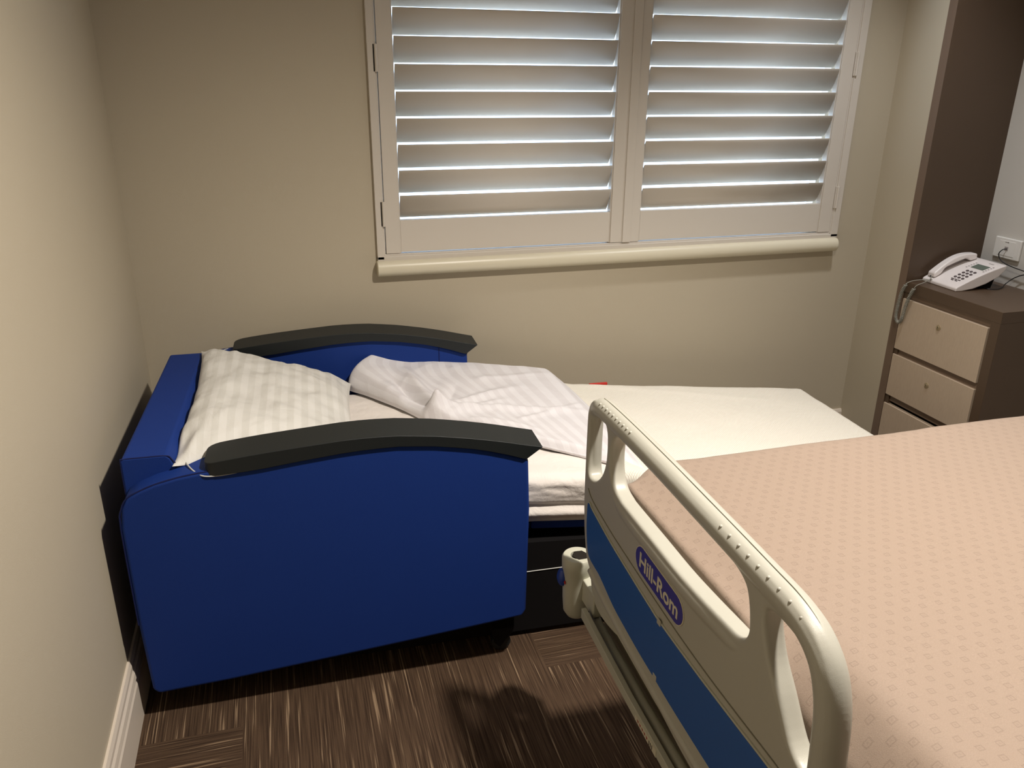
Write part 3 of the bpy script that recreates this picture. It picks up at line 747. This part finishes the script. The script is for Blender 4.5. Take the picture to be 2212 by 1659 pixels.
# bumper socket at the far corner
b = lathe(bmesh.new(), [(.012, .337), (.022, .342), (.0305, .356), (.033, .39), (.034, .43), (.0345, .468), (.037, .474), (.0375, .500), (.034, .5055), (.0175, .5055), (.0165, .498), (.0165, .44)], .599, 1.503, 40)
soc = hobj('corner_socket', b, M['cream_metal'], smooth=True, bevel=.0008)
b = lathe(bmesh.new(), [(.0195, .5062), (.0195, .499), (.0, .499)], .603, 1.500, 6); hobj('socket_hole', b, M['hole_shade'], soc)  # shallow cup, the shade inside the hole is put into its dark colour
b = prism(bmesh.new(), [(1.492, .448), (1.488, .440), (1.496, .440)], .5632, .5652, 0); hobj('socket_mark', b, M['red'], soc)
b = bmesh.new(); bmesh.ops.create_uvsphere(b, u_segments=16, v_segments=10, radius=.017, matrix=Matrix.Translation((.566, 1.512, .445)) @ Matrix.Diagonal((.8, 1, 1.4, 1)))
hobj('socket_knob', b, M['bedblue'], soc, smooth=True)
b = box(.600, .640, 1.40, 1.505, .40, .46); hobj('corner_bracket', b, M['cream_metal'], bevel=.004)
# frame, deck, column base and castors
b = box(.640, 1.70, -.72, 1.335, .53, .602); hobj('mattress_deck', b, M['cream_metal'], bevel=.008)
b = bmesh.new(); bx(b, .636, .70, -.65, 1.42, .30, .455); bx(b, 1.60, 1.66, -.65, 1.40, .42, .50); bx(b, .70, 1.60, 1.30, 1.36, .40, .48); bx(b, .70, 1.60, -.62, -.56, .40, .48)
hobj('under_frame', b, M['olive'], bevel=.004)  # frame coloured darker to carry the shade of the gap below the rail
b = bmesh.new(); bx(b, .95, 1.35, .85, 1.0, .235, .535); hobj('lift_column', b, M['cream_metal'], bevel=.006); b = box(.95, 1.35, -.25, -.10, .235, .535); hobj('lift_column', b, M['cream_metal'], bevel=.006)
b = bmesh.new(); bx(b, .84, 1.48, -.42, 1.16, .14, .24); hobj('base_frame', b, M['cream_metal'], bevel=.01)
for x, y in ((.88, 1.10), (1.44, 1.10), (.88, -.36), (1.44, -.36)):
    b = bmesh.new(); cyl(b, (x - .016, y, .06), (1, 0, 0), .06, .032, 28)
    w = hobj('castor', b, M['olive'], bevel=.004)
    b = bmesh.new(); bx(b, x - .028, x - .018, y - .03, y + .03, .05, .15); bx(b, x + .018, x + .028, y - .03, y + .03, .05, .15); bx(b, x - .028, x + .028, y - .03, y + .03, .13, .15)
    hobj('castor_fork', b, M['cream_metal'], w)

# bed mattress with patterned cover
def hmat_fn(a, s):
    y = -.70 + (1.365 + .70) * a
    x0, x1, zt, zb, r = .629, 1.735, .803, .602, .010
    peri = [(0, x0, zb), (.12, x0, zt - r)]
    w = (y + .0)
    if s < .12: t = s / .12; x = x0; z = zb + (zt - r - zb) * t
    elif s < .16: q = (s - .12) / .04 * math.pi / 2; x = x0 + r - r * math.cos(q); z = zt - r + r * math.sin(q)
    elif s < .84: t = (s - .16) / .68; x = x0 + r + (x1 - x0 - 2 * r) * t; z = zt
    elif s < .88: q = (1 - (s - .84) / .04) * math.pi / 2; x = x1 - r + r * math.cos(q); z = zt - r + r * math.sin(q)
    else: t = (s - .88) / .12; x = x1; z = zt - r - (zt - r - zb) * t
    if .16 <= s <= .84:
        yc = interp(x, [.6, .75, .90, 1.02, 1.2, 1.75], [.909, .902, .906, .894, .868, .86])
        z += .0022 * math.exp(-((y - yc) / .0035) ** 2) + .0015 * fbm(x * 4, y * 4, 1)
    if z > .74:
        z -= .027 * (1 - smoothstep(.629, .73, x)) + .05 * (1 - smoothstep(.66, .92, y)) * max(0, 1 - (x - .629) / .065) ** 1.6
    elif x < .7: z -= .077 * (1 - smoothstep(.66, .92, y)) * smoothstep(.66, .74, z)
    if a > .985: q = (a - .985) / .015; z = z - r * (1 - math.sqrt(max(0, 1 - q * q))) * (1 if z > .76 else 0)
    y += .006 * fbm(x * 3, 1, 4) * smoothstep(.9, 1, a) - .022 * (1 - smoothstep(.64, .70, x)) * smoothstep(.97, 1, a)
    return (x, y, z)
hm = grid(hmat_fn, 420, 130, 'hospital_mattress', M['cover'])
bmm = bmesh.new(); bmm.from_mesh(hm.data)
bmesh.ops.holes_fill(bmm, edges=[e for e in bmm.edges if e.is_boundary], sides=0)
bmesh.ops.recalc_face_normals(bmm, faces=bmm.faces[:]); bmm.to_mesh(hm.data); bmm.free()
tag(hm, 'mattress in a pale pink-beige cover woven with small squares, on the hospital bed', 'mattress')

# ---------------------------------------------------------------- brown joinery
pn = obj('partition_panel', box(XP, XR, 2.536, YP, 0, 2.45), M['brown'])
pn.data.materials.append(M['brown_edge'])
for p in pn.data.polygons:
    if p.normal.x < -.9: p.material_index = 1
tag(pn, 'tall dark brown laminate partition panel standing beside the drawers', 'panel')

cab = empty('bedside_cabinet', (XP + .17, 2.305, 0), 0, 'dark brown bedside cabinet with pale lockable drawers, under the telephone', 'cabinet')
CO = Vector((XP + .17, 2.305, 0))
def cobj(name, bm, mat, parent=None, **kw):
    bmesh.ops.translate(bm, vec=-CO, verts=bm.verts[:]); return obj(name, bm, mat, parent or cab, **kw)
top = cobj('cabinet_top', box(XP, XR, 2.074, 2.536, .766, .807), M['brown'], bevel=.0012)
b = bmesh.new()
bx(b, XP, XR, 2.074, 2.112, .0, .766); bx(b, XP + .004, XR, 2.516, 2.536, 0, .766); bx(b, XR - .02, XR, 2.112, 2.516, 0, .766); bx(b, XP + .02, XR, 2.112, 2.516, .0, .05)
cobj('carcass', b, M['brown'], bevel=.001)
cobj('rail_strip', box(XP + .012, XP + .03, 2.112, 2.516, .741, .766), M['brown_edge'])
for z0, z1 in ((.535, .740), (.338, .511), (.113, .300)):
    bd = cobj('drawer', box(XP - .002, XP + .017, 2.118, 2.536 - .004, z0, z1), M['drawer'], bevel=.0012)
    cobj('finger_rail', box(XP + .010, XP + .03, 2.118, 2.520, z0 - .026, z0 - .0005), M['brown_edge'], bd)
    y = 2.330; z = z0 + (.144 if z1 > .7 else (.110 if z1 > .5 else .12))
    b = cyl(bmesh.new(), (XP - .0045, y, z), (1, 0, 0), .0105, .004, 24); cyl(b, (XP - .0065, y, z), (1, 0, 0), .0062, .003, 20)
    lk = cobj('lock', b, M['lock'], bd, bevel=.0005)
    cobj('keyhole', box(XP - .0072, XP - .0064, y - .0009, y + .0009, z - .004, z + .004), M['cable'], bd)
    cobj('interior', box(XP + .017, XP + .30, 2.14, 2.50, z0 + .01, z1 - .02), M['brown'], bd)

# ---------------------------------------------------------------- telephone
TR = math.radians(-2)
ph = empty('telephone', (2.392, 2.350, .807), TR, 'white corded desk telephone with grey keys, on the brown cabinet top', 'telephone')
SL = math.atan2(.075, .205)
def ptop(x): return .014 + x * .365 + .006 * math.sin(max(0, min(1, x / .21)) * math.pi)
body = [(.0, .0), (.028, .0), (.075, .006), (.130, .022), (.180, .046), (.207, .072), (.209, .088)] + [(x, ptop(x)) for x in (.205, .18, .15, .12, .09, .06, .03, .006)] + [(.0, .012)]
bdy = obj('body', prism(bmesh.new(), body, 0, .178, 1), M['phone'], ph, bevel=.0045, seg=3)
b = prism(bmesh.new(), [(.125, 0), (.175, 0), (.195, .07), (.14, .03)], .02, .158, 1); obj('stand', b, M['blackbase'], ph, bevel=.002)
# handset: arched bar along the far side
def hs(x): t = (x - .012) / .176; return ptop(x) + .012 + .026 * math.sin(math.pi * min(max(t, 0), 1))
b = bmesh.new(); secs = []
for k in range(19):
    t = k / 18; x = .010 + .182 * t; arch = .030 * math.sin(math.pi * t) ** .8
    zt = ptop(x) + .022 + .020 * math.sin(math.pi * t); zb = ptop(x) + .002 + (.018 * smoothstep(.14, .26, t) * (1 - smoothstep(.74, .86, t)))
    w = .021 - .003 * math.sin(math.pi * t)
    secs.append([b.verts.new((x, .148 - w, zb)), b.verts.new((x, .148 + w, zb)), b.verts.new((x, .148 + w * .86, zt)), b.verts.new((x, .148 - w * .86, zt))])
for A, B in zip(secs, secs[1:]):
    for k in range(4): b.faces.new((A[k], A[(k + 1) % 4], B[(k + 1) % 4], B[k]))
b.faces.new(secs[0][::-1]); b.faces.new(secs[-1]); bmesh.ops.recalc_face_normals(b, faces=b.faces[:])
hsd = obj('handset', b, M['phone'], ph, bevel=.006, seg=3)
b = tube(bmesh.new(), [(.009, .148, .024), (.012, .148, .026)], .0035, 10); obj('cord_socket', b, M['cable'], hsd)
def onface(x, y, dx, dy, th, name, mat, parent, round_=False):
    z = ptop(x) - .0015; s = .365 + .006 * math.pi / .21 * math.cos(math.pi * x / .21); a = math.atan(s)
    b = bmesh.new()
    if round_: cyl(b, (0, 0, 0), (0, 0, 1), .5, 1, 16); bmesh.ops.scale(b, vec=(dx, dy, th), verts=b.verts[:])
    else: bx(b, -dx / 2, dx / 2, -dy / 2, dy / 2, 0, th)
    bmesh.ops.transform(b, matrix=Matrix.Translation((x, y, z)) @ Matrix.Rotation(-a, 4, 'Y'), verts=b.verts[:])
    return obj(name, b, mat, parent, bevel=.0006 if round_ else .0005)
scr = onface(.146, .058, .034, .060, .003, 'display', M['lcd'], ph)
for r in range(4):
    for c_ in range(3): onface(.054 + .0165 * r, .034 + .0185 * c_, .0105, .0125, .0042, 'key', M['key'], ph, True)
for c_ in range(3): onface(.041, .036 + .0165 * c_, .004, .012, .0035, 'key', M['key'], ph)
for c_ in range(2): onface(.034, .043 + .019 * c_, .004, .012, .0035, 'key', M['key'], ph)
for k in range(5):
    onface(.124 + .0105 * k, .101, .0045, .006, .003, 'soft_key', M['softkey'], ph)
    onface(.124 + .0105 * k, .017, .0045, .006, .003, 'soft_key', M['softkey'], ph)
onface(.186, .050, .006, .024, .0018, 'name_mark', M['softkey'], ph)
# coiled cord hanging over the cabinet front
def coil(pts, r, turns):
    P = catmull(pts, 60); L_ = [0]
    for a, b_ in zip(P, P[1:]): L_.append(L_[-1] + (b_ - a).length)
    out = []; n = turns * 10; nrm = Vector((1, 0, 0))
    for k in range(n + 1):
        s = L_[-1] * k / n; i = max(0, min(len(P) - 2, int(np.searchsorted(L_, s)) - 1)); t = (P[i + 1] - P[i]).normalized()
        p = P[i].lerp(P[i + 1], (s - L_[i]) / max(1e-9, L_[i + 1] - L_[i])); nr = (nrm - t * nrm.dot(t)).normalized(); bb = t.cross(nr)
        a = 2 * math.pi * turns * k / n; out.append(p + (nr * math.cos(a) + bb * math.sin(a)) * r)
    return out
CP = [(2.318, 2.520, .797), (2.316, 2.532, .760), (2.316, 2.539, .700), (2.316, 2.538, .662), (2.316, 2.522, .645), (2.316, 2.506, .662), (2.316, 2.500, .705), (2.316, 2.490, .750), (2.318, 2.474, .793)]
b = tube(bmesh.new(), coil(CP, .0052, 56), .0019, 6)
q1 = catmull([(2.400, 2.478, .822), (2.372, 2.500, .818), (2.345, 2.516, .812), (2.325, 2.521, .803), CP[0]], 6)
q2 = catmull([(2.405, 2.490, .832), (2.380, 2.470, .826), (2.350, 2.466, .816), (2.325, 2.470, .806), CP[-1]], 6)
tube(b, q1, .0017, 6); tube(b, q2, .0017, 6)
bmesh.ops.translate(b, vec=(-2.392, -2.350, -.807), verts=b.verts[:]); bmesh.ops.rotate(b, cent=(0, 0, 0), matrix=Matrix.Rotation(-TR, 3, 'Z'), verts=b.verts[:])
obj('coiled_cord', b, M['cordgrey'], ph, smooth=True)

# wall outlet and line cable
ou = empty('wall_outlet', (XR, 2.417, .942), 0, 'white telephone wall outlet above the brown cabinet top', 'outlet')
pt = obj('faceplate', box(-.010, 0, -.060, .060, -.039, .039), M['outlet'], ou, bevel=.004, seg=3)
obj('inner_frame', box(-.0113, -.009, -.036, .036, -.028, .028), M['outlet'], ou, bevel=.001)
obj('port', box(-.0125, -.011, -.008, .008, -.007, .007), M['softkey'], ou, bevel=.0005)
b = bmesh.new(); bx(b, -.0122, -.0112, -.006, .001, .0225, .0250); bx(b, -.0122, -.0112, .004, .0095, .0228, .0247); obj('printed_mark', b, M['key'], ou)
P_ = catmull([(2.657, 2.413, .942), (2.645, 2.420, .938), (2.640, 2.428, .922), (2.642, 2.420, .903), (2.646, 2.398, .890), (2.648, 2.360, .883), (2.648, 2.310, .879), (2.648, 2.25, .872), (2.650, 2.20, .862)], 8)
P2 = catmull([(2.650, 2.20, .862), (2.655, 2.24, .868), (2.655, 2.30, .868), (2.652, 2.345, .846), (2.630, 2.358, .822), (2.600, 2.345, .8105), (2.560, 2.332, .8105), (2.535, 2.345, .8105), (2.540, 2.375, .8105)], 8)
lc = obj('line_cable', tube(bmesh.new(), P_ + P2[1:], .0019, 8), M['cable'], smooth=True)
tag(lc, 'thin black telephone cable looping from the wall outlet down to the telephone', 'cable')
